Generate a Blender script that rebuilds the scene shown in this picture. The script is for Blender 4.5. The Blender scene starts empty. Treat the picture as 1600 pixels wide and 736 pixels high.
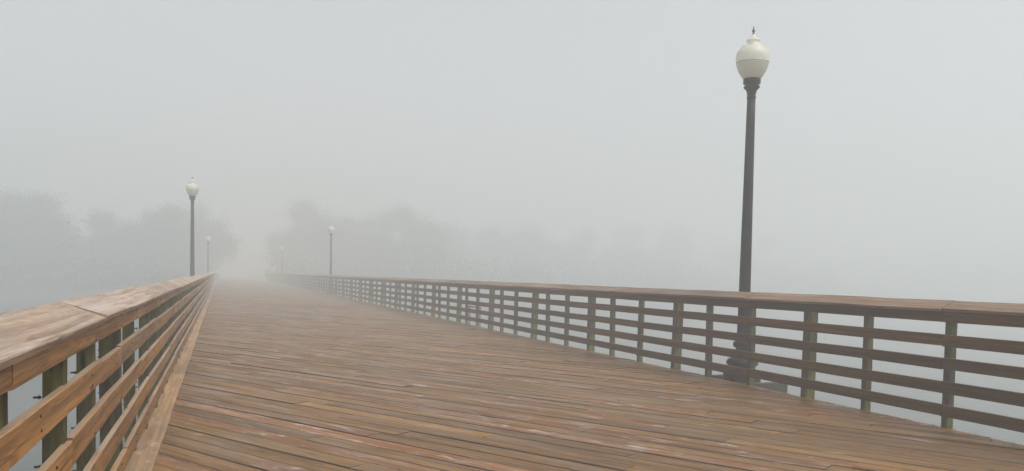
import bpy, math, random
from mathutils import Vector, Matrix

# ------------------------------------------------------------------ camera, light, exposure
SC = bpy.context.scene
C = SC.collection
cam = bpy.data.cameras.new('camera')
cam.sensor_width = 36.0
cam.lens = 36.0 * 1220.05 / 1600
cam.shift_y = 115.6 / 1600
cam.clip_start = 0.05
cam.clip_end = 4000
camo = bpy.data.objects.new('camera', cam)
C.objects.link(camo)
Fv = Vector((0.34993835, 0.93577777, -0.04316383))
Rv = Vector((0.93677077, -0.34947168, 0.01816756))
Uv = Vector((-0.00191626, 0.04679214, 0.99890281))
camo.matrix_world = Matrix(((Rv.x, Uv.x, -Fv.x, 0), (Rv.y, Uv.y, -Fv.y, 0), (Rv.z, Uv.z, -Fv.z, 1.65), (0, 0, 0, 1)))
SC.camera = camo

SUN_EL, SUN_AZ = math.radians(55), math.radians(150)      # azimuth measured from +Y towards +X
W = bpy.data.worlds.new('World')
SC.world = W
W.use_nodes = True
nt = W.node_tree
nt.nodes.clear()
sky = nt.nodes.new('ShaderNodeTexSky')
sky.sky_type = 'NISHITA'
sky.sun_disc = False
sky.sun_elevation = SUN_EL
sky.sun_rotation = SUN_AZ
sky.air_density = 1.0
sky.dust_density = 6.0
sky.ozone_density = 1.0
hs = nt.nodes.new('ShaderNodeHueSaturation')
hs.inputs['Saturation'].default_value = 0.22                # a grey overcast above the fog
bg = nt.nodes.new('ShaderNodeBackground')
bg.inputs['Strength'].default_value = 0.15
wo = nt.nodes.new('ShaderNodeOutputWorld')
nt.links.new(sky.outputs[0], hs.inputs['Color'])
nt.links.new(hs.outputs[0], bg.inputs['Color'])
nt.links.new(bg.outputs[0], wo.inputs['Surface'])

sl = bpy.data.lights.new('sun', 'SUN')
sl.energy = 1.3
sl.angle = math.radians(40)
sl.color = (1.0, 0.97, 0.93)
so = bpy.data.objects.new('sun', sl)
C.objects.link(so)
sd = Vector((math.sin(SUN_AZ) * math.cos(SUN_EL), math.cos(SUN_AZ) * math.cos(SUN_EL), math.sin(SUN_EL)))
so.rotation_euler = sd.to_track_quat('Z', 'Y').to_euler()
so.location = (40, -20, 60)

SC.view_settings.view_transform = 'Standard'
SC.view_settings.look = 'None'
SC.view_settings.gamma = 1.0
SC.view_settings.use_curve_mapping = False
SC.view_settings.exposure = 0.50
SC.cycles.max_bounces = 10
SC.cycles.volume_bounces = 5
SC.cycles.diffuse_bounces = 3
SC.cycles.transparent_max_bounces = 8
SC.cycles.use_adaptive_sampling = False
SC.cycles.use_denoising = True
SC.cycles.denoising_input_passes = 'RGB_ALBEDO_NORMAL'

HAZE_DENSITY = 0.0150
HAZE_TOP = 24.0

# ------------------------------------------------------------------ helpers
rng = random.Random(7)


def tag(o, label=None, cat=None, group=None, kind=None):
    if label: o['label'] = label
    if cat: o['category'] = cat
    if group: o['group'] = group
    if kind: o['kind'] = kind
    return o


class MB:
    """collects faces with uv, a per-piece random colour and a material slot"""
    def __init__(s):
        s.v = []; s.f = []; s.uv = []; s.rnd = []; s.mi = []; s.sm = []

    def face(s, idx, uvs=None, rnd=(0.5, 0.5, 0.5), mi=0, smooth=False):
        s.f.append(idx)
        s.uv.extend(uvs if uvs else [(0, 0)] * len(idx))
        s.rnd.extend([rnd] * len(idx))
        s.mi.append(mi); s.sm.append(smooth)

    def mesh(s, name, mats):
        me = bpy.data.meshes.new(name)
        me.from_pydata(s.v, [], s.f)
        ul = me.uv_layers.new(name='UVMap')
        flat = [c for p in s.uv for c in p]
        ul.data.foreach_set('uv', flat)
        ca = me.color_attributes.new('rnd', 'FLOAT_COLOR', 'CORNER')
        ca.data.foreach_set('color', [c for p in s.rnd for c in (*p, 1.0)])
        for m in mats: me.materials.append(m)
        me.polygons.foreach_set('material_index', s.mi)
        me.polygons.foreach_set('use_smooth', s.sm)
        me.update()
        return me

    def build(s, name, mats, parent=None, loc=(0, 0, 0)):
        o = bpy.data.objects.new(name, s.mesh(name, mats if isinstance(mats, list) else [mats]))
        C.objects.link(o)
        o.location = loc
        if parent: o.parent = parent
        return o

    # a sawn board: rounded rectangle section (a half-width, b half-height) swept along d
    def board(s, c, d, a, b, L, wa, wb, ch=0.004, seg=1.0, wob=(0, 0), skew0=0.0, skew1=0.0, rnd=None, mi=0, twist=(0, 0), r=None):
        r = r or rng
        if rnd is None: rnd = (r.random(), r.random(), r.random())
        c, d, a, b = Vector(c), Vector(d), Vector(a), Vector(b)
        sec = [(-wa + ch, -wb), (wa - ch, -wb), (wa, -wb + ch), (wa, wb - ch), (wa - ch, wb), (-wa + ch, wb), (-wa, wb - ch), (-wa, -wb + ch)]
        per = [0]
        for i in range(8):
            p, q = sec[i], sec[(i + 1) % 8]
            per.append(per[-1] + math.hypot(q[0] - p[0], q[1] - p[1]))
        n = max(1, int(round(L / seg)))
        base = len(s.v)
        oa = ob = 0.0
        tw0, tw1 = twist
        for k in range(n + 1):
            t = k / n
            tw = tw0 + (tw1 - tw0) * t
            if 0 < k < n or wob[0] == 0:
                oa, ob = r.gauss(0, wob[0]), r.gauss(0, wob[1])
            else:
                oa, ob = r.gauss(0, wob[0] * .6), r.gauss(0, wob[1] * .6)
            ct, st = math.cos(tw), math.sin(tw)
            for (x, y) in sec:
                xx, yy = x * ct - y * st, x * st + y * ct
                sk = x * (skew0 * (1 - t) + skew1 * t)
                s.v.append(tuple(c + d * (t * L + sk) + a * (xx + oa) + b * (yy + ob)))
        for k in range(n):
            u0, u1 = k / n * L, (k + 1) / n * L
            for i in range(8):
                j = (i + 1) % 8
                q = base + k * 8
                s.face([q + i, q + j, q + 8 + j, q + 8 + i],
                       [(u0, per[i]), (u0, per[i + 1]), (u1, per[i + 1]), (u1, per[i])], rnd, mi)
        e = [(x * .3, y) for x, y in sec]
        s.face([base + i for i in range(7, -1, -1)], [e[i] for i in range(7, -1, -1)], rnd, mi)
        q = base + n * 8
        s.face([q + i for i in range(8)], e, rnd, mi)

    def lathe(s, prof, n=24, c=(0, 0, 0), mi=0, smooth=True, cap=True, rot=0.0):
        base = len(s.v)
        for (r, z) in prof:
            for k in range(n):
                t = 2 * math.pi * k / n + rot
                s.v.append((c[0] + r * math.cos(t), c[1] + r * math.sin(t), c[2] + z))
        for i in range(len(prof) - 1):
            for k in range(n):
                k2 = (k + 1) % n
                q = base + i * n
                s.face([q + k, q + k2, q + n + k2, q + n + k],
                       [(k / n, prof[i][1]), ((k + 1) / n, prof[i][1]), ((k + 1) / n, prof[i + 1][1]), (k / n, prof[i + 1][1])], mi=mi, smooth=smooth)
        if cap:
            s.face([base + k for k in range(n - 1, -1, -1)], mi=mi)
            q = base + (len(prof) - 1) * n
            s.face([q + k for k in range(n)], mi=mi)

    def cyl(s, p, q, r, n=8, mi=0, r2=None, smooth=True):
        p, q = Vector(p), Vector(q)
        r2 = r if r2 is None else r2
        d = (q - p).normalized()
        a = d.orthogonal().normalized(); b = d.cross(a)
        base = len(s.v)
        for (o, rr) in ((p, r), (q, r2)):
            for k in range(n):
                t = 2 * math.pi * k / n
                s.v.append(tuple(o + a * rr * math.cos(t) + b * rr * math.sin(t)))
        for k in range(n):
            k2 = (k + 1) % n
            s.face([base + k, base + k2, base + n + k2, base + n + k], mi=mi, smooth=smooth)
        s.face([base + k for k in range(n - 1, -1, -1)], mi=mi)
        s.face([base + n + k for k in range(n)], mi=mi)

    def box(s, lo, hi, mi=0, ch=0.006):
        c = [(lo[i] + hi[i]) / 2 for i in range(3)]
        s.board((c[0], lo[1], c[2]), (0, 1, 0), (1, 0, 0), (0, 0, 1), hi[1] - lo[1], (hi[0] - lo[0]) / 2, (hi[2] - lo[2]) / 2, ch=ch, seg=10, mi=mi)


def empty(name, loc):
    o = bpy.data.objects.new(name, None)
    o.empty_display_size = 0.3
    o.location = loc
    C.objects.link(o)
    return o


# ------------------------------------------------------------------ materials
def new_mat(name):
    m = bpy.data.materials.new(name)
    m.use_nodes = True
    t = m.node_tree
    t.nodes.clear()
    out = t.nodes.new('ShaderNodeOutputMaterial')
    p = t.nodes.new('ShaderNodeBsdfPrincipled')
    t.links.new(p.outputs[0], out.inputs['Surface'])
    return m, t, p


class N:
    """tiny node helper"""
    def __init__(s, t): s.t = t
    def lk(s, a, b): s.t.links.new(a, b)
    def setin(s, sock, v):
        if hasattr(v, 'is_output'): s.lk(v, sock)
        else: sock.default_value = v
    def math(s, op, a, b=0.0, c=None, clamp=False):
        n = s.t.nodes.new('ShaderNodeMath'); n.operation = op; n.use_clamp = clamp
        s.setin(n.inputs[0], a); s.setin(n.inputs[1], b)
        if c is not None: s.setin(n.inputs[2], c)
        return n.outputs[0]
    def vmath(s, op, a, b):
        n = s.t.nodes.new('ShaderNodeVectorMath'); n.operation = op
        s.setin(n.inputs[0], a); s.setin(n.inputs[1], b)
        return n.outputs[0]
    def noise(s, vec, scale=1.0, detail=4.0, rough=0.55, dist=0.0):
        n = s.t.nodes.new('ShaderNodeTexNoise')
        s.lk(vec, n.inputs['Vector'])
        n.inputs['Scale'].default_value = scale; n.inputs['Detail'].default_value = detail
        n.inputs['Roughness'].default_value = rough; n.inputs['Distortion'].default_value = dist
        return n.outputs[0]
    def voro(s, vec, scale=1.0):
        n = s.t.nodes.new('ShaderNodeTexVoronoi')
        s.lk(vec, n.inputs['Vector']); n.inputs['Scale'].default_value = scale
        return n.outputs['Distance']
    def ramp(s, v, lo, hi, a=0.0, b=1.0):
        n = s.t.nodes.new('ShaderNodeMapRange'); n.clamp = True
        n.interpolation_type = 'SMOOTHSTEP'
        s.setin(n.inputs[0], v)
        for i, q in enumerate((lo, hi, a, b)): s.setin(n.inputs[i + 1], q)
        return n.outputs[0]
    def mix(s, f, a, b, mode='MIX'):
        n = s.t.nodes.new('ShaderNodeMix'); n.data_type = 'RGBA'; n.blend_type = mode
        s.setin(n.inputs[0], f)
        for sock, v in ((n.inputs[6], a), (n.inputs[7], b)):
            if hasattr(v, 'is_output'): s.lk(v, sock)
            else: sock.default_value = (*v, 1.0)
        return n.outputs[2]
    def bump(s, h, strength=0.3, dist=0.01):
        n = s.t.nodes.new('ShaderNodeBump')
        n.inputs['Strength'].default_value = strength; n.inputs['Distance'].default_value = dist
        s.lk(h, n.inputs['Height'])
        return n.outputs[0]


def wood(name, cols, dark, pale, worn=(0.60, 0.72), worn_amt=0.6, tint=0.5, rough=(0.35, 0.7), ring=0.35, green=None, knots=0.8, spec=0.5, stain=None, topwear=None, pats=(2.6, 9.0), cracks=0.0, swirls=(0.45, 5.5), grime_shade=0.0):
    """cols = three board colours picked per board; dark = grain lines and knots; pale = weathered patches"""
    m, t, p = new_mat(name)
    n = N(t)
    uv = t.nodes.new('ShaderNodeUVMap'); uv.uv_map = 'UVMap'
    at = t.nodes.new('ShaderNodeAttribute'); at.attribute_name = 'rnd'
    sep = t.nodes.new('ShaderNodeSeparateColor')
    n.lk(at.outputs['Color'], sep.inputs[0])
    r, g, b = sep.outputs[0], sep.outputs[1], sep.outputs[2]
    off = n.vmath('MULTIPLY', at.outputs['Vector'], (61.0, 37.0, 53.0))
    def coord(su, sv): return n.vmath('ADD', n.vmath('MULTIPLY', uv.outputs[0], (su, sv, 1.0)), off)
    fine = n.noise(coord(2.4, 130.0), 1.0, 6.0, 0.65)
    streak = n.noise(coord(0.5, 22.0), 1.0, 5.0, 0.68, 0.5)
    broad = n.noise(coord(0.8, 3.0), 1.0, 3.0, 0.5)
    swirl = n.noise(coord(*swirls), 1.0, 2.0, 0.45, 0.3)
    rings = n.math('SINE', n.math('MULTIPLY', swirl, 150.0))
    rings = n.ramp(rings, 0.1, 0.95)
    kn = n.voro(coord(1.3, 6.0), 1.0)
    knot = n.ramp(kn, 0.05, 0.13, 1.0, 0.0)
    col = n.mix(n.ramp(r, 0.15, 0.6), cols[0], cols[1])
    col = n.mix(n.ramp(g, 0.55, 0.9), col, cols[2])
    val = n.math('ADD', 1.0 - tint / 2, n.math('MULTIPLY', b, tint))
    vv = t.nodes.new('ShaderNodeCombineColor')
    for i in range(3): n.lk(val, vv.inputs[i])
    col = n.mix(1.0, col, vv.outputs[0], 'MULTIPLY')
    col = n.mix(n.ramp(streak, 0.36, 0.62, 0.68, 0.0), col, dark)
    col = n.mix(n.math('MULTIPLY', rings, ring), col, dark)
    col = n.mix(n.ramp(fine, 0.32, 0.5, 0.65, 0.0), col, dark)
    if green:
        ob = t.nodes.new('ShaderNodeTexCoord')
        gn = n.noise(n.vmath('MULTIPLY', ob.outputs['Object'], (9.0, 9.0, 2.2)), 1.0, 4.0, 0.6)
        col = n.mix(n.ramp(gn, 0.42, 0.66, 0.0, 0.8), col, green)
    pat = n.noise(coord(*pats), 1.0, 5.0, 0.65, 0.8)
    pat = n.math('ADD', pat, n.math('MULTIPLY', n.math('SUBTRACT', g, 0.5), 0.14))
    wornf = n.ramp(pat, worn[0], worn[1], 0.0, worn_amt)
    col = n.mix(wornf, col, pale)
    if stain:
        sn = n.noise(coord(0.7, 4.0), 1.3, 4.0, 0.6, 0.3)
        col = n.mix(n.ramp(sn, 0.56, 0.72, 0.0, 0.6), col, stain)
    if cracks:                          # long splits and open grain along the board, and nail holes
        cr = n.noise(coord(0.22, 11.0), 1.0, 3.0, 0.6, 0.25)
        cr = n.math('ABSOLUTE', n.math('SUBTRACT', cr, 0.5))
        br = n.ramp(n.noise(coord(1.1, 5.0), 1.0, 2.0, 0.5), .42, .58)
        col = n.mix(n.math('MULTIPLY', n.math('MULTIPLY', n.ramp(cr, .004, .016, 1.0, 0.0), br), cracks), col, tuple(x * .5 for x in dark))
        nh = n.ramp(n.voro(coord(2.4, 13.0), 1.0), .055, .10, .9, 0.0)
        col = n.mix(n.math('MULTIPLY', nh, cracks), col, tuple(x * .5 for x in dark))
    if grime_shade:                           # shade of the plank gaps painted onto their edges, along with dirt
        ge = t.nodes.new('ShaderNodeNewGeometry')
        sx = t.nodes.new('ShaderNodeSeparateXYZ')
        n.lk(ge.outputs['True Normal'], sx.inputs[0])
        gm = n.math('MULTIPLY', n.ramp(sx.outputs[2], .80, .97, grime_shade, 0.0), n.ramp(n.noise(coord(.6, 2.0), 1.0, 2.0, .5), .30, .52, .25, 1.0))
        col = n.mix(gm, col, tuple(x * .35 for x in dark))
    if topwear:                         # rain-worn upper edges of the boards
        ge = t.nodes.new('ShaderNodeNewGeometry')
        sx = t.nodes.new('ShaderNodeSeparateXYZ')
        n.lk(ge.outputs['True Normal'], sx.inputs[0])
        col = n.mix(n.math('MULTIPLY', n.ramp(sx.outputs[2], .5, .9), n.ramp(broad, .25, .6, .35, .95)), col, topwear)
    col = n.mix(n.math('MULTIPLY', knot, knots), col, tuple(x * .6 for x in dark))
    n.lk(col, p.inputs['Base Color'])
    ro = n.ramp(broad, 0.3, 0.7, rough[0], rough[1])
    n.lk(ro, p.inputs['Roughness'])
    p.inputs['Specular IOR Level'].default_value = spec
    h = n.math('ADD', n.math('MULTIPLY', fine, 0.6), n.math('MULTIPLY', streak, 0.5))
    n.lk(n.bump(h, 0.45, 0.006), p.inputs['Normal'])
    return m


M = {}
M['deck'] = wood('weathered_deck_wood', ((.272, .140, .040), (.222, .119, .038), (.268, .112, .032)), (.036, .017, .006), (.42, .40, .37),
                 worn=(0.58, 0.74), worn_amt=0.62, tint=0.5, rough=(.34, .68), ring=0.25, spec=.28, stain=(.20, .09, .038), cracks=0.9, grime_shade=0.75)
M['curb'] = wood('kerb_plank_wood', ((.47, .275, .115), (.42, .25, .115), (.30, .185, .10)), (.14, .070, .032), (.52, .41, .27),
                 worn_amt=0.4, tint=0.4, rough=(.4, .7), ring=0.2)
M['rail'] = wood('stained_rail_wood', ((.39, .180, .044), (.35, .165, .046), (.27, .145, .060)), (.085, .038, .013), (.38, .25, .13),
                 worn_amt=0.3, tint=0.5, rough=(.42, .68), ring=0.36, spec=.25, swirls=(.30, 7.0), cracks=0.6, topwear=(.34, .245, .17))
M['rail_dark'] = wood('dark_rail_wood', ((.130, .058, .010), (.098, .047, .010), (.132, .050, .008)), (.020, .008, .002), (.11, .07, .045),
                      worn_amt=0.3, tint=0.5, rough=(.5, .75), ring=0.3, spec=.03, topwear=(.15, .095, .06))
M['cap'] = wood('weathered_cap_wood', ((.39, .275, .19), (.345, .25, .178), (.375, .24, .152)), (.16, .102, .066), (.52, .465, .415),
                worn=(0.45, 0.70), worn_amt=0.55, tint=0.3, rough=(.38, .62), ring=0.25, knots=0.5, spec=.35, pats=(0.7, 16.0), cracks=0.6)
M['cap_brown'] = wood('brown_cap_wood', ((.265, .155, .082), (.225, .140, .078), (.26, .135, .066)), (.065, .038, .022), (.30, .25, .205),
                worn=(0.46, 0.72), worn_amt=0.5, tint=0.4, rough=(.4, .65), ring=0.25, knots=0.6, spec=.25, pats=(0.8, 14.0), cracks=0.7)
M['post'] = wood('mossy_post_wood', ((.080, .058, .032), (.072, .054, .032), (.085, .048, .028)), (.03, .021, .013), (.16, .14, .10),
                 worn_amt=0.25, tint=0.4, rough=(.6, .85), ring=0.3, spec=.05, green=(.125, .135, .028))
M['joist'] = wood('dark_joist_wood', ((.06, .045, .032), (.055, .042, .03), (.06, .04, .03)), (.02, .015, .01), (.1, .08, .06), worn_amt=0.2, rough=(.7, .9))


def plain(name, col, rough, metal=0.0, spec=0.5, var=0.25, scale=6.0, bump=0.15):
    m, t, p = new_mat(name)
    n = N(t)
    tc = t.nodes.new('ShaderNodeTexCoord')
    nz = n.noise(tc.outputs['Object'], scale, 5.0, 0.6)
    c = n.mix(n.ramp(nz, 0.3, 0.7), tuple(x * (1 - var) for x in col), tuple(min(1, x * (1 + var)) for x in col))
    n.lk(c, p.inputs['Base Color'])
    n.lk(n.ramp(nz, 0.3, 0.7, max(0.02, rough - .1), min(1, rough + .1)), p.inputs['Roughness'])
    p.inputs['Metallic'].default_value = metal
    p.inputs['Specular IOR Level'].default_value = spec
    n.lk(n.bump(nz, bump, 0.01), p.inputs['Normal'])
    return m, p


M['iron'], _ = plain('painted_lamp_iron', (.006, .006, .0065), .55, spec=.25)
M['bolt'], _ = plain('rusty_bolt', (.035, .025, .02), .6, spec=.4)
M['globe_top'], pg = plain('cream_globe', (.74, .735, .65), .30, var=.04, bump=.03, scale=4)


def translucent(m, p, col, f):
    t = m.node_tree
    tr = t.nodes.new('ShaderNodeBsdfTranslucent'); tr.inputs[0].default_value = (*col, 1)
    mx = t.nodes.new('ShaderNodeMixShader'); mx.inputs[0].default_value = f
    o = [x for x in t.nodes if x.type == 'OUTPUT_MATERIAL'][0]
    t.links.new(p.outputs[0], mx.inputs[1]); t.links.new(tr.outputs[0], mx.inputs[2]); t.links.new(mx.outputs[0], o.inputs['Surface'])


translucent(M['globe_top'], pg, (.86, .855, .77), .5)
M['globe_low'], pg = plain('prismatic_lower_globe', (.48, .47, .41), .25, var=.06, bump=.05, scale=5)
translucent(M['globe_low'], pg, (.80, .79, .69), .5)
M['band'], _ = plain('globe_band_metal', (.36, .35, .31), .4)
M['brass'], _ = plain('finial_metal', (.10, .08, .065), .45, metal=.3)
M['grey'], _ = plain('galvanised_grey', (.20, .21, .20), .55, metal=.2, scale=12)
M['timber_grey'] = wood('grey_bracket_timber', ((.06, .058, .045), (.055, .055, .045), (.055, .052, .042)), (.03, .027, .022), (.10, .095, .08), rough=(.6, .85))

# water
m, t, p = new_mat('lake_water')
n = N(t)
tc = t.nodes.new('ShaderNodeTexCoord')
w1 = n.noise(n.vmath('MULTIPLY', tc.outputs['Object'], (0.9, 0.55, 1.0)), 1.0, 3.0, 0.5)
w2 = n.noise(tc.outputs['Object'], 5.0, 2.0, 0.5)
p.inputs['Base Color'].default_value = (.045, .055, .052, 1)
p.inputs['Roughness'].default_value = .06
p.inputs['IOR'].default_value = 1.333
n.lk(n.bump(n.math('ADD', w1, n.math('MULTIPLY', w2, .15)), .12, .15), p.inputs['Normal'])
M['water'] = m

# ground and path on the far bank
M['soil'], _ = plain('bank_ground', (.075, .075, .045), .9, var=.4, scale=.6)
M['path'], _ = plain('gravel_path', (.22, .20, .17), .9, var=.2, scale=3.0)


def leaf_mat(name, c1, c2):
    m, t, p = new_mat(name)
    n = N(t)
    at = t.nodes.new('ShaderNodeAttribute'); at.attribute_name = 'rnd'
    sep = t.nodes.new('ShaderNodeSeparateColor')
    n.lk(at.outputs['Color'], sep.inputs[0])
    n.lk(n.mix(sep.outputs[0], c1, c2), p.inputs['Base Color'])
    p.inputs['Roughness'].default_value = .9
    p.inputs['Specular IOR Level'].default_value = .1
    return m


M['leaf'] = leaf_mat('tree_leaves', (.055, .068, .030), (.070, .082, .036))
M['leaf_dark'] = leaf_mat('dark_tree_leaves', (.040, .052, .026), (.050, .062, .030))
M['bark'], _ = plain('tree_bark', (.085, .068, .052), .9, var=.35, scale=5.0)

# ------------------------------------------------------------------ dimensions (metres; bridge runs along +Y)
XL, XR = -0.661, 7.715                  # deck-side faces of the two railings
Y0, Y1 = -4.5, 150.0                    # deck start behind the viewer, end at the far bank
WATER_Z = -2.6

# ------------------------------------------------------------------ setting: water, bank, path
b = MB()
S = 560.0
b.v = [(-S, -S, 0), (S, -S, 0), (S, S, 0), (-S, S, 0)]
b.face([0, 1, 2, 3])
tag(b.build('water', M['water'], loc=(0, 0, WATER_Z)), kind='structure')


def shore_y(x):
    s = 126 + 3.0 * math.sin(x * .11) + 2.0 * math.sin(x * .31 + 1)
    if x > 25: s += (x - 25) * .40
    if x < -30: s += (-30 - x) * .25
    return s


b = MB()
nx, ny = 96, 44
r2 = random.Random(3)
for j in range(ny + 1):
    for i in range(nx + 1):
        x = -230 + 560 * i / nx
        v = (j / ny) ** 1.7
        y = shore_y(x) - 3 + v * 330
        dsh = y - shore_y(x)
        z = WATER_Z - 0.6 + min(1.0, max(0, (dsh + 3) / 9.0)) * 2.4 + min(2.0, max(0, dsh - 8) * .02) + r2.uniform(-.12, .12)
        e = max(0.0, 1 - abs(x - 3.5) / 9.0) * min(1, max(0, (dsh - 18) / 10))
        if y > Y1 - 5: z = z + (-0.25 - z) * min(1, e * 1.8)
        b.v.append((x, y, z))
for j in range(ny):
    for i in range(nx):
        q = j * (nx + 1) + i
        b.face([q, q + 1, q + nx + 2, q + nx + 1], smooth=True)
tag(b.build('ground', M['soil']), kind='structure')

b = MB()
for k in range(13):
    y = Y1 + 0.05 + k * 8
    for x in (0.6, 6.4):
        b.v.append((x + 2.5 * math.sin(k * .25) ** 2, y, -0.06 + 0.001 * k))
for k in range(12):
    q = k * 2
    b.face([q, q + 1, q + 3, q + 2])
tag(b.build('path', M['path']), kind='structure')

# ------------------------------------------------------------------ deck: diagonal planks
ANG = math.radians(-57.5)
D = Vector((math.cos(ANG), math.sin(ANG), 0))
A = Vector((-D.y, D.x, 0))              # across the planks (right and away)
XA, XB = XL + 0.137, XR + 0.075
dk = MB()
rd = random.Random(11)
pitch = 0.2445
k0 = int(math.floor((Y0 * A.y + XA * A.x) / pitch))
k1 = int(math.ceil((Y1 * A.y + XB * A.x) / pitch))
skew = -A.x / D.x
for k in range(k0, k1 + 1):
    ca = (k + .5) * pitch
    # centre line: P = A*ca + D*s ; X = A.x*ca + D.x*s
    sA = (XA - A.x * ca) / D.x
    sB = (XB - A.x * ca) / D.x
    # trim at the two ends of the bridge
    def ys(s): return A.y * ca + D.y * s
    s0, s1 = sA, sB
    if ys(s0) > Y1: s0 = (Y1 - A.y * ca) / D.y
    if ys(s1) < Y0: s1 = (Y0 - A.y * ca) / D.y
    if s1 - s0 < .3: continue
    cuts = [s0]
    s = s0 + rd.uniform(1.2, 4.9)
    while s < s1 - 0.9:
        cuts.append(s)
        s += rd.choice((3.66, 4.27, 4.88, 3.05))
    cuts.append(s1)
    for i in range(len(cuts) - 1):
        a0, a1 = cuts[i], cuts[i + 1]
        gap = 0.0 if i == 0 else 0.003
        near = ys(a1) < 22
        hw = pitch / 2 - rd.choice((.0018, .003, .004, .0065, .011))
        dz = rd.gauss(0, .0036)
        sk0 = skew if i == 0 and s0 == sA else 0.0
        sk1 = skew if i == len(cuts) - 2 and s1 == sB else 0.0
        L = a1 - a0 - gap
        if sk1: L += rd.uniform(-.02, .015)
        dk.board(A * ca + D * (a0 + gap) + Vector((0, 0, -.019 + dz)), D, A, (0, 0, 1), L, hw, .019,
                 ch=(.0065 if near else .0055), seg=(1.1 if near else 3.0), wob=(.0015, .0013 if near else .0005), skew0=sk0, skew1=sk1, r=rd,
                 twist=(rd.gauss(0, .007), rd.gauss(0, .007)))
# stringers and rim joists carry the planks
for x in (XL + .06, 1.0, 2.7, 4.4, 6.1, XR - .05):
    dk.box((x - .045, Y0, -.34), (x + .045, Y1, -.046), mi=1)
tag(dk.build('deck', [M['deck'], M['joist']]), kind='structure')

# plank kerb lying along the left railing
kb = MB()
y = -4.2
for L in (4.88, 4.27, 4.70, 3.52, 8.95 - 4.4, 4.4):
    kb.board((XL + .023 + rd.gauss(0, .006), y, .004), (0, 1, 0), (1, 0, 0), (0, 0, 1), L - .006, .112 + rd.gauss(0, .002), .019, ch=.004, seg=1.2, wob=(.002, .0015), r=rd)
    y += L
while y < Y1:
    L = rd.choice((4.27, 4.88, 3.66))
    kb.board((XL + .023 + rd.gauss(0, .007), y, .004), (0, 1, 0), (1, 0, 0), (0, 0, 1), min(L, Y1 - y) - .006, .112, .019, ch=.004, seg=1.6, wob=(.002, .0015), r=rd)
    y += L
tag(kb.build('kerb', M['curb']), kind='structure')

# ------------------------------------------------------------------ railings
ZB, PITCH, BH = 0.1357, 0.2686, 0.133
SEC = 3.49


_b = MB()
_b.cyl((-.005, 0, 0), (.028, 0, 0), .0055)
_b.cyl((.001, 0, 0), (.008, 0, 0), .0095, n=6, smooth=False)
BOLT_END = _b.mesh('bolt_end', [M['bolt']])
_b = MB()
_b.cyl((.002, 0, 0), (-.0045, 0, 0), .0085, r2=.006)
BOLT_HEAD = _b.mesh('bolt_head', [M['bolt']])


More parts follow.
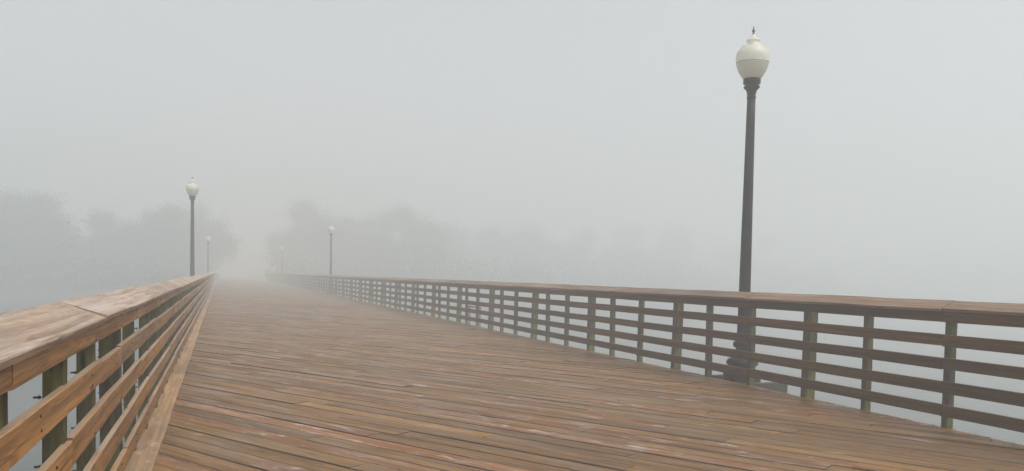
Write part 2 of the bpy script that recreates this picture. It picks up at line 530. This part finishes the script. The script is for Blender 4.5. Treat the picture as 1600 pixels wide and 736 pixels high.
def make_railing(side, X, ys, joints, mats, label):
    """side +1: right railing (posts at +X of the boards); ys = post positions with their widths"""
    root = empty('wooden_railing', (X, 0, 0))
    tag(root, label, 'railing')
    rr = random.Random(21 + side)
    # posts ------------------------------------------------------
    protos = {}
    posts = []
    for i, (y, w) in enumerate(ys):
        key = (w, i % 3)
        if y < 16 or key not in protos:
            mb = MB()
            hw = w / 2
            tilt = rr.gauss(0, .010)
            mb.board((hw, 0, -.42), (tilt, 0, 1), (1, 0, 0), (0, 1, 0), 1.775 - .01 * rr.random(), hw, hw, ch=.006, seg=.6, wob=(.001, .001), r=rr)
            ends = []
            if y < 16:                         # carriage bolts through the boards, ends stick out behind
                for q in range(5):
                    for dz in (.035, .098):
                        if (q == 4 and dz > .05) or (q == 2 and dz > .05): continue
                        ends.append((w, rr.gauss(0, hw * .35), ZB + q * PITCH + dz + rr.gauss(0, .006)))
            me = mb.mesh('post', [M['post'], M['bolt']])
            if key not in protos: protos[key] = me
        else:
            me = protos[key]
        posts.append((y, me, ends if y < 16 else []))
    far = MB()
    for i, (y, me, ends) in enumerate(posts):
        loc = (side * .040, y, 0)
        if i < 100:
            o = bpy.data.objects.new('post', me)
            C.objects.link(o)
            o.parent = root
            o.location = loc
            if side < 0: o.scale = (-1, 1, 1)
            for e in ends:
                c = bpy.data.objects.new('bolt', BOLT_END); C.objects.link(c); c.parent = o; c.location = e
        else:
            w = ys[i][1]
            far.board((side * (.04 + w / 2), y, -.42), (0, 0, 1), (1, 0, 0), (0, 1, 0), 1.77, w / 2, w / 2, seg=2, r=rr)
    if far.v:
        tag(far.build('post', [M['post'], M['bolt']], root), kind='stuff')
    # boards -----------------------------------------------------
    pieces = []
    for q in range(5):
        js = joints(q, rr)
        for a0, a1 in zip(js[:-1], js[1:]):
            pieces.append((a0, a1, q))
    pieces.sort()
    far = MB()
    px = [y for y, w in ys]
    for i, (a0, a1, q) in enumerate(pieces):
        near = a0 < 30
        mb = MB() if i < 100 else far
        h = BH / 2 + rr.gauss(0, .0015)
        zc = ZB + q * PITCH + BH / 2 + rr.gauss(0, .003) + (.0208 if side < 0 else 0)
        if q == 4:
            if side < 0: zc -= .014; h -= .013
            else: zc -= .004; h -= .004
        oy = 0 if i < 100 else a0
        mb.board((side * .0195 + rr.gauss(0, .0015), oy + .003, zc), (0, 1, rr.gauss(0, .0010)), (1, 0, 0), (0, 0, 1), a1 - a0 - .006, .0190, h,
                 ch=.004, seg=(.7 if near else 1.75), wob=(.0014, .0019), r=rr)
        heads = []
        if a0 < 14:
            for y in px:                       # bolt heads
                if a0 - .02 < y < a1 + .02 and y < 14:
                    for dz in (-.03, .032):
                        yy = min(max(y, a0 + .035), a1 - .035) + rr.gauss(0, .008)
                        heads.append((0, yy - oy, zc + dz + rr.gauss(0, .006)))
        if i < 100:
            o = mb.build('rail_board', [mats['rail']], root, loc=(0, a0, 0))
            for e in heads:
                c = bpy.data.objects.new('bolt', BOLT_HEAD); C.objects.link(c); c.parent = o; c.location = e
                if side < 0: c.scale = (-1, 1, 1)
    if far.v:
        tag(far.build('rail_board', [mats['rail'], M['bolt']], root), kind='stuff')
    # sloping cap ------------------------------------------------
    th = math.radians(21.5 if side > 0 else 20.0)
    a_ = Vector((side * math.cos(th), 0, math.sin(th)))
    b_ = Vector((-side * math.sin(th), 0, math.cos(th)))
    js = joints('cap', rr)
    for a0, a1 in zip(js[:-1], js[1:]):
        low = Vector((-side * .030, 0, 1.331))
        c = low + a_ * .132 + b_ * (.019 + rr.gauss(0, .004))
        mb = MB()
        near = a0 < 30
        # boards cup and sag between their ends
        n_ = 8 if near else 3
        mb.board(c + Vector((0, .004, 0)), (0, 1, 0), a_, b_, a1 - a0 - .018, .132 + rr.gauss(0, .003), .019, ch=.005, seg=(a1 - a0) / n_, wob=(.002, .0022 if side < 0 else .0028), r=rr,
                 twist=(rr.gauss(0, .024), rr.gauss(0, .024)))
        mb.build('rail_cap', mats['cap'], root, loc=(0, a0, 0))
    return root


def posts_from(main0, d1, d2, first, last):
    out = []
    k = -6
    while True:
        y = main0 + SEC * k
        if y > last: break
        for yy, w in ((y, .14), (y + d1, .09), (y + d2, .09)):
            if first < yy < last: out.append((yy + rng.gauss(0, .02), w))
        k += 1
    return out


pr = posts_from(8.84, 1.24, 2.40, -4.2, Y1)
near_r = {6.57: 6.57, 7.69: 7.69}
pl = posts_from(3.07, 1.13, 2.13, -4.2, Y1)
pl = [(y, .09 if (y < 16 and w < .1) else w) for y, w in pl]


def joints_right(q, rr):
    if q == 'cap':
        js = [-4.3 + .4] + [6.62 - SEC * 2, 6.62 - SEC, 6.62]
        y = 10.17
    else:
        js = [-4.2, 6.60 - SEC * 2, 6.60 - SEC, 6.60]
        y = 10.09
    while y < Y1 - 1:
        js.append(y); y += SEC
    return js + [Y1 - .05]


def joints_left(q, rr):
    if q == 'cap':
        js = [-4.2, .75, 5.10, 9.54]
        y = 9.54
        while y < Y1 - 5:
            y += rr.choice((4.27, 4.65, 4.88)); js.append(y)
        return js + [Y1 - .05]
    y = {4: 3.07, 3: 5.22, 2: 4.22, 1: 5.22, 0: 6.56}[q]
    js = [-4.2, y - SEC] if y - SEC > -3.5 else [-4.2]
    js.append(y)
    if q == 3:
        js.append(6.2); y = 6.2
    while y < Y1 - 4:
        y += SEC; js.append(y)
    return js + [Y1 - .05]


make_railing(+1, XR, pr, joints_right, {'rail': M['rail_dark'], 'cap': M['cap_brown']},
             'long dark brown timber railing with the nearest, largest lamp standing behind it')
make_railing(-1, XL, pl, joints_left, {'rail': M['rail'], 'cap': M['cap']},
             'orange brown timber railing with broad sloping cap, beside the plank kerb')

# leaf bits and wood chips gathered along the right edge of the deck
lt = MB()
rl = random.Random(77)
for k in range(260):
    y = rl.choice((6.4, 6.9, 8.3, 10.2)) + rl.gauss(0, .8)
    x = XR - abs(rl.gauss(0, .10)) + .03
    if rl.random() < .2: x = rl.uniform(1, XR); y = rl.uniform(4, 16)
    s_ = rl.uniform(.010, .028)
    th = rl.uniform(0, 6.28)
    c, e = math.cos(th) * s_, math.sin(th) * s_
    z = .012
    i0 = len(lt.v)
    up = rl.uniform(.001, .007)
    lt.v += [(x - c, y - e, z), (x + e * .5, y - c * .5, z + up), (x + c, y + e, z + .002), (x - e * .5, y + c * .5, z + up * .5), (x, y, z - .004)]
    v_ = rl.random()
    for f in ((0, 1, 3), (1, 2, 3), (0, 4, 1), (1, 4, 2), (2, 4, 3), (3, 4, 0)):
        lt.face([i0 + q for q in f], rnd=(v_, 0, 0))
M['litter'] = leaf_mat('dry_leaf_bits', (.16, .085, .035), (.42, .32, .20))
tag(lt.build('leaf_litter', M['litter']), 'scattered dry leaf bits and chips on the deck along the dark railing', 'leaf litter', kind='stuff')

# ------------------------------------------------------------------ lamps
PROF_BASE = [(.305, -.06), (.305, .115), (.285, .13), (.235, .145), (.215, .20), (.215, .235), (.250, .255), (.258, .27), (.258, .315), (.235, .345), (.175, .375), (.135, .41),
             (.118, .47), (.114, .535), (.148, .550), (.158, .57), (.156, .63), (.130, .645), (.110, .70)]
PROF_POLE = [(.108, .66), (.101, .80), (.098, 1.0), (.090, 2.0), (.079, 3.2), (.070, 4.25), (.067, 4.66)]
PROF_COLLAR = [(.066, 4.655), (.074, 4.66), (.074, 4.685), (.066, 4.70), (.072, 4.74), (.085, 4.79), (.118, 4.825), (.128, 4.835), (.128, 4.855), (.108, 4.87), (.106, 4.885),
               (.138, 4.90), (.140, 4.965), (.132, 4.985)]
PROF_LOW = [(.132, 4.975), (.150, 4.99), (.178, 5.03), (.208, 5.08), (.234, 5.135), (.250, 5.185), (.256, 5.22)]
PROF_BAND = [(.256, 5.222), (.262, 5.224), (.262, 5.238), (.259, 5.24)]
PROF_TOP = [(.259, 5.241), (.268, 5.29), (.270, 5.335), (.262, 5.385), (.247, 5.425), (.226, 5.452), (.200, 5.472), (.190, 5.478), (.194, 5.490), (.180, 5.498), (.120, 5.506), (.102, 5.525),
            (.096, 5.56), (.100, 5.585), (.113, 5.595), (.116, 5.607), (.104, 5.618), (.080, 5.632), (.052, 5.655), (.034, 5.685), (.026, 5.70)]
PROF_FIN = [(.024, 5.698), (.026, 5.71), (.015, 5.718), (.012, 5.735), (.026, 5.75), (.029, 5.762), (.020, 5.775), (.010, 5.785), (.012, 5.80), (.013, 5.81), (.006, 5.825), (.001, 5.835)]


def lathe_obj(name, prof, mat, parent, n=28, flat=False, rot=0.0, cap=True):
    b = MB()
    b.lathe(prof, n=n, smooth=not flat, rot=rot, cap=cap)
    return b.build(name, mat, parent)


def make_lamp():
    root = empty('street_lamp', (0, 0, 0))
    lathe_obj('base', PROF_BASE, M['iron'], root, n=16, flat=True, rot=math.pi / 16)
    lathe_obj('pole', PROF_POLE, M['iron'], root)
    lathe_obj('collar', PROF_COLLAR, M['iron'], root)
    g = lathe_obj('globe', PROF_TOP, M['globe_top'], root, n=40, cap=False)
    lathe_obj('lower_bowl', PROF_LOW, M['globe_low'], g, n=40, cap=False)
    lathe_obj('globe_band', PROF_BAND, M['band'], g, n=40, cap=False)
    lathe_obj('finial', PROF_FIN, M['brass'], root, n=16)
    return root


def copy_tree(o, parent=None):
    c = o.copy()
    C.objects.link(c)
    c.parent = parent
    for ch in [x for x in o.children]: copy_tree(ch, c)
    return c


lamp0 = make_lamp()
LAMPS = [
    (8.175, 10.83, 1.0, 'tall dark lamp with cream acorn globe, by far the biggest, behind the dark railing'),
    (-1.15, 37.0, 0.985, 'misted grey lamp behind the orange brown railing, the clearer of the two there'),
    (8.18, 62.9, 0.955, 'small pale lamp in the fog behind the dark railing, before the dark tree mass'),
    (-1.16, 84.0, 0.90, 'very faint thin lamp in the fog just beside the end of the orange brown railing'),
    (8.16, 114.6, 0.93, 'almost vanished lamp in the fog where the dark railing fades out'),
]
bpy.context.view_layer.update()
for i, (x, y, s, lab) in enumerate(LAMPS):
    o = lamp0 if i == 0 else copy_tree(lamp0)
    o.location = (x, y, -.02)
    o.scale = (1, 1, s)
    o.rotation_euler = (0, .004 if i == 0 else 0, i * .4)
    tag(o, lab, 'lamp', 'acorn globe lamps along the boardwalk')

# timber bracket platforms that carry the lamps outside the rails
plats = []
PL_LAB = ['grey timber bracket platform under the foot of the nearest lamp',
          'grey timber bracket platform under the clearer lamp behind the orange brown railing',
          'grey timber bracket platform under the small pale lamp behind the dark railing',
          'grey timber bracket platform under the very faint lamp beside the orange brown railing',
          'grey timber bracket platform under the almost vanished lamp']
for i, (x, y, s, lab) in enumerate(LAMPS[:1]):
    rt = empty('lamp_platform', (x, y, -.105))
    tag(rt, PL_LAB[i], 'platform')
    b = MB()
    for k in range(4):
        b.board((-.38, -.34 + k * .245, .0), (1, 0, 0), (0, 1, 0), (0, 0, 1), .80, .118, .019, seg=2, r=rng)
    b.build('platform_planks', M['timber_grey'], rt)
    for yy in (-.56, .48):
        b = MB()
        b.board((-.42, yy + .045, -.01), (1, 0, 0), (0, 1, 0), (0, 0, 1), .90, .045, .115, seg=2, r=rng)
        b.build('bracket_beam', M['timber_grey'], rt)

# a low two-legged frame outside the dark railing further along
rt = empty('service_frame', (8.3, 26.0, -.05))
tag(rt, 'low grey two-legged frame just outside the dark railing, about half its height', 'frame')
for yy in (-.62, .55):
    b = MB(); b.box((-.04, yy - .05, -.15), (.04, yy + .05, .56)); b.build('leg', M['grey'], rt)
b = MB(); b.box((-.05, -.72, .561), (.05, .66, .62)); b.build('crossbar', M['grey'], rt)

# ------------------------------------------------------------------ trees on the far bank
def tree_meshes(seed, H, spread, crown_base, dens, lm):
    r = random.Random(seed)
    tb, cb = MB(), MB()
    tips = []

    def limb(p, d, L, rad, lev):
        steps = 3
        for k in range(steps):
            d = (d + Vector((r.gauss(0, .16), r.gauss(0, .16), r.gauss(0, .06) + .05))).normalized()
            q = p + d * (L / steps)
            tb.cyl(p, q, rad, n=6 if lev < 2 else 4, r2=rad * .82)
            rad *= .82
            p = q
            if lev >= 1: tips.append((p.copy(), lev))
        if lev < 3:
            nb = r.choice((2, 3)) if lev else 5
            for k in range(nb):
                az = r.uniform(0, 6.28)
                el = r.uniform(.15, 1.0)
                nd = (d * .55 + Vector((math.cos(az) * math.cos(el), math.sin(az) * math.cos(el), math.sin(el) * .8)) * .85).normalized()
                limb(p, nd, L * r.uniform(.55, .8), rad * .75, lev + 1)

    z = 0.0
    trunk_top = H * crown_base
    p = Vector((0, 0, -.5))
    q = Vector((r.gauss(0, .2), r.gauss(0, .2), trunk_top))
    tb.cyl(p, q, H * .026, n=9, r2=H * .018)
    for k in range(5):                                   # leader and main limbs
        az = k * 1.256 + r.uniform(-.4, .4)
        el = r.uniform(.35, 1.15)
        nd = Vector((math.cos(az) * math.cos(el) * spread, math.sin(az) * math.cos(el) * spread, math.sin(el))).normalized()
        limb(q - Vector((0, 0, r.uniform(0, trunk_top * .35))), nd, H * r.uniform(.20, .30), H * .012, 1)
    limb(q, Vector((0, 0, 1)), H * .34, H * .016, 1)
    for (tp, lev) in tips:
        if tp.z < H * .12: continue
        for c in range(dens + 2):
            cc = tp + Vector((r.gauss(0, .62), r.gauss(0, .62), r.gauss(0, .5)))
            cv = r.random()
            for l in range(34):
                w_ = .30 if l < 15 else .60
                x = cc + Vector((r.gauss(0, w_), r.gauss(0, w_), r.gauss(0, w_ * .85)))
                nrm = Vector((r.gauss(0, 1), r.gauss(0, 1), r.gauss(0, 1) + .5)).normalized()
                a = nrm.orthogonal().normalized(); bb = nrm.cross(a)
                s = r.uniform(.040, .075)
                i0 = len(cb.v)
                for (u, w) in ((-1.4, 0), (0, -.8), (1.4, 0), (0, .8)):
                    cb.v.append(tuple(x + a * s * u + bb * s * w))
                cb.face([i0, i0 + 1, i0 + 2, i0 + 3], rnd=(min(1, max(0, cv * .7 + r.random() * .3)), 0, 0))
    zs = [v[2] for v in cb.v]
    top = sorted(zs)[int(len(zs) * .995)]
    cm = cb.mesh('crown', [lm])
    cm.polygons.foreach_set('use_smooth', [True] * len(cm.polygons))
    cx = Vector((0, 0, H * .25))                        # leaves shade as one soft mass, facing out of the crown
    cm.normals_split_custom_set_from_vertices([tuple(((Vector(v) - cx).normalized() + Vector((0, 0, .6))).normalized()) for v in cb.v])
    return tb.mesh('trunk', [M['bark']]), cm, top


KINDS = [tree_meshes(5, 11, 1.2, .22, 7, M['leaf']), tree_meshes(6, 11, 1.0, .25, 7, M['leaf_dark']),
         tree_meshes(8, 11, 1.45, .20, 8, M['leaf']), tree_meshes(12, 11, .8, .18, 7, M['leaf_dark'])]
TREES = [  # x, y, top height above deck, kind, width factor, label
    (-37.8, 134, 10.1, 2, 1.1, 'fog-grey bushy tree at the outer end of the tree group beyond the orange brown railing'),
    (-30.5, 131, 12.1, 0, 1.05, 'tallest dark round tree in the mist beyond the orange brown railing, far from its lamps'),
    (-23.8, 135, 12.6, 1, 1.1, 'dark tree beside the tallest round one, beyond the orange brown railing'),
    (-17.1, 143, 10.6, 2, 1.0, 'lower misted tree in the dip of the tree line beyond the orange brown railing'),
    (-11.3, 137, 10.6, 0, .95, 'misted tree next to the clearer lamp of the orange brown railing, away from the bridge'),
    (-5.9, 135, 11.7, 1, .9, 'tree seen directly behind the clearer lamp of the orange brown railing'),
    (-2.6, 143, 12.2, 3, .72, 'tall narrow tree by the bridge end, behind the very faint lamp'),
    (14.0, 151, 12.6, 3, .72, 'tall narrow misted tree at the bridge end, closest to the gap above the path'),
    (17.1, 148, 14.3, 0, .95, 'tall broad tree between the path gap and the small pale lamp'),
    (22.7, 155, 12.3, 1, .9, 'tree rising directly behind the globe of the small pale lamp'),
    (27.6, 144, 12.6, 2, .95, 'broad tree just past the small pale lamp beyond the dark railing'),
    (34.2, 143, 13.8, 0, 1.0, 'second tall hump past the small pale lamp, highest of that group'),
    (48.6, 173, 12.9, 1, 1.0, 'lower tree beside the second tall hump, beyond the dark railing'),
    (60.8, 182, 13.5, 2, 1.0, 'faded round tree in the middle of the long treeline beyond the dark railing'),
    (71.6, 182, 14.1, 3, 1.3, 'faded upright tree in the middle of the long treeline beyond the dark railing'),
    (86.4, 186, 14.0, 0, 1.1, 'faint tree well past the middle of the long treeline'),
    (105.3, 193, 15.9, 2, 1.1, 'very faint broad tree approaching the nearest lamp pole'),
    (129.6, 202, 17.2, 1, 1.3, 'barely visible tree just before the nearest lamp pole'),
    (160.7, 211, 16.4, 0, 1.3, 'ghostly tree just past the nearest lamp pole, last to be made out in the fog'),
]
for i, (x, y, top, k, wf, lab) in enumerate(TREES):
    tm, cm, mz = KINDS[k]
    gz = -1.2
    sz = (top - gz) / mz
    root = empty('broadleaf_tree', (x, y, gz))
    root.scale = (sz * wf, sz * wf, sz)
    root.rotation_euler.z = i * 2.1
    tag(root, lab, 'tree', 'trees on the foggy far bank')
    for nm, me in (('trunk', tm), ('crown', cm)):
        o = bpy.data.objects.new(nm, me)
        C.objects.link(o)
        o.parent = root

# undergrowth along the bank, one mass
us = MB()
ru = random.Random(41)
for k in range(8000):
    x = ru.uniform(-60, 190)
    if -1.0 < x < 8.0: continue
    y = shore_y(x) + 2.5 + abs(ru.gauss(0, 9))
    hh = (3.4 + 3.2 * (0.5 + .5 * math.sin(x * .35) * math.sin(x * .13 + 1)))
    for l in range(9):
        c = Vector((x + ru.gauss(0, .6), y + ru.gauss(0, .6), -1.6 + abs(ru.gauss(0, .5)) * hh))
        nrm = Vector((ru.gauss(0, 1), ru.gauss(0, 1), ru.gauss(0, 1))).normalized()
        a = nrm.orthogonal().normalized(); bb = nrm.cross(a)
        s = ru.uniform(.16, .34)
        i0 = len(us.v)
        for (u, w) in ((-1.3, 0), (0, -.8), (1.3, 0), (0, .8)): us.v.append(tuple(c + a * s * u + bb * s * w))
        us.face([i0, i0 + 1, i0 + 2, i0 + 3], rnd=(ru.random(), 0, 0))
uo = us.build('undergrowth', M['leaf_dark'])
uo.data.polygons.foreach_set('use_smooth', [True] * len(uo.data.polygons))
uo.data.normals_split_custom_set_from_vertices([(0.0, -0.6, 0.8)] * len(us.v))
tag(uo, 'low misty undergrowth along the far bank at the feet of the trees', 'undergrowth', kind='stuff')

# ------------------------------------------------------------------ the fog: one closed box of even air
hz = MB()
B = 620.0
lo, hi = (-B, -B, WATER_Z - 1.6), (B, B, HAZE_TOP)
for z in (lo[2], hi[2]):
    for (x, y) in ((-B, -B), (B, -B), (B, B), (-B, B)): hz.v.append((x, y, z))
for f in ([3, 2, 1, 0], [4, 5, 6, 7], [0, 1, 5, 4], [1, 2, 6, 5], [2, 3, 7, 6], [3, 0, 4, 7]): hz.face(f)
m = bpy.data.materials.new('fog')
m.use_nodes = True
t = m.node_tree
t.nodes.clear()
out = t.nodes.new('ShaderNodeOutputMaterial')
v = t.nodes.new('ShaderNodeVolumePrincipled')
v.inputs['Color'].default_value = (.838, .866, .863, 1)
v.inputs['Density'].default_value = HAZE_DENSITY
v.inputs['Anisotropy'].default_value = 0.25
t.links.new(v.outputs[0], out.inputs['Volume'])
tag(hz.build('haze', m), 'even pale fog filling the air over the lake and boardwalk', 'fog', kind='stuff')
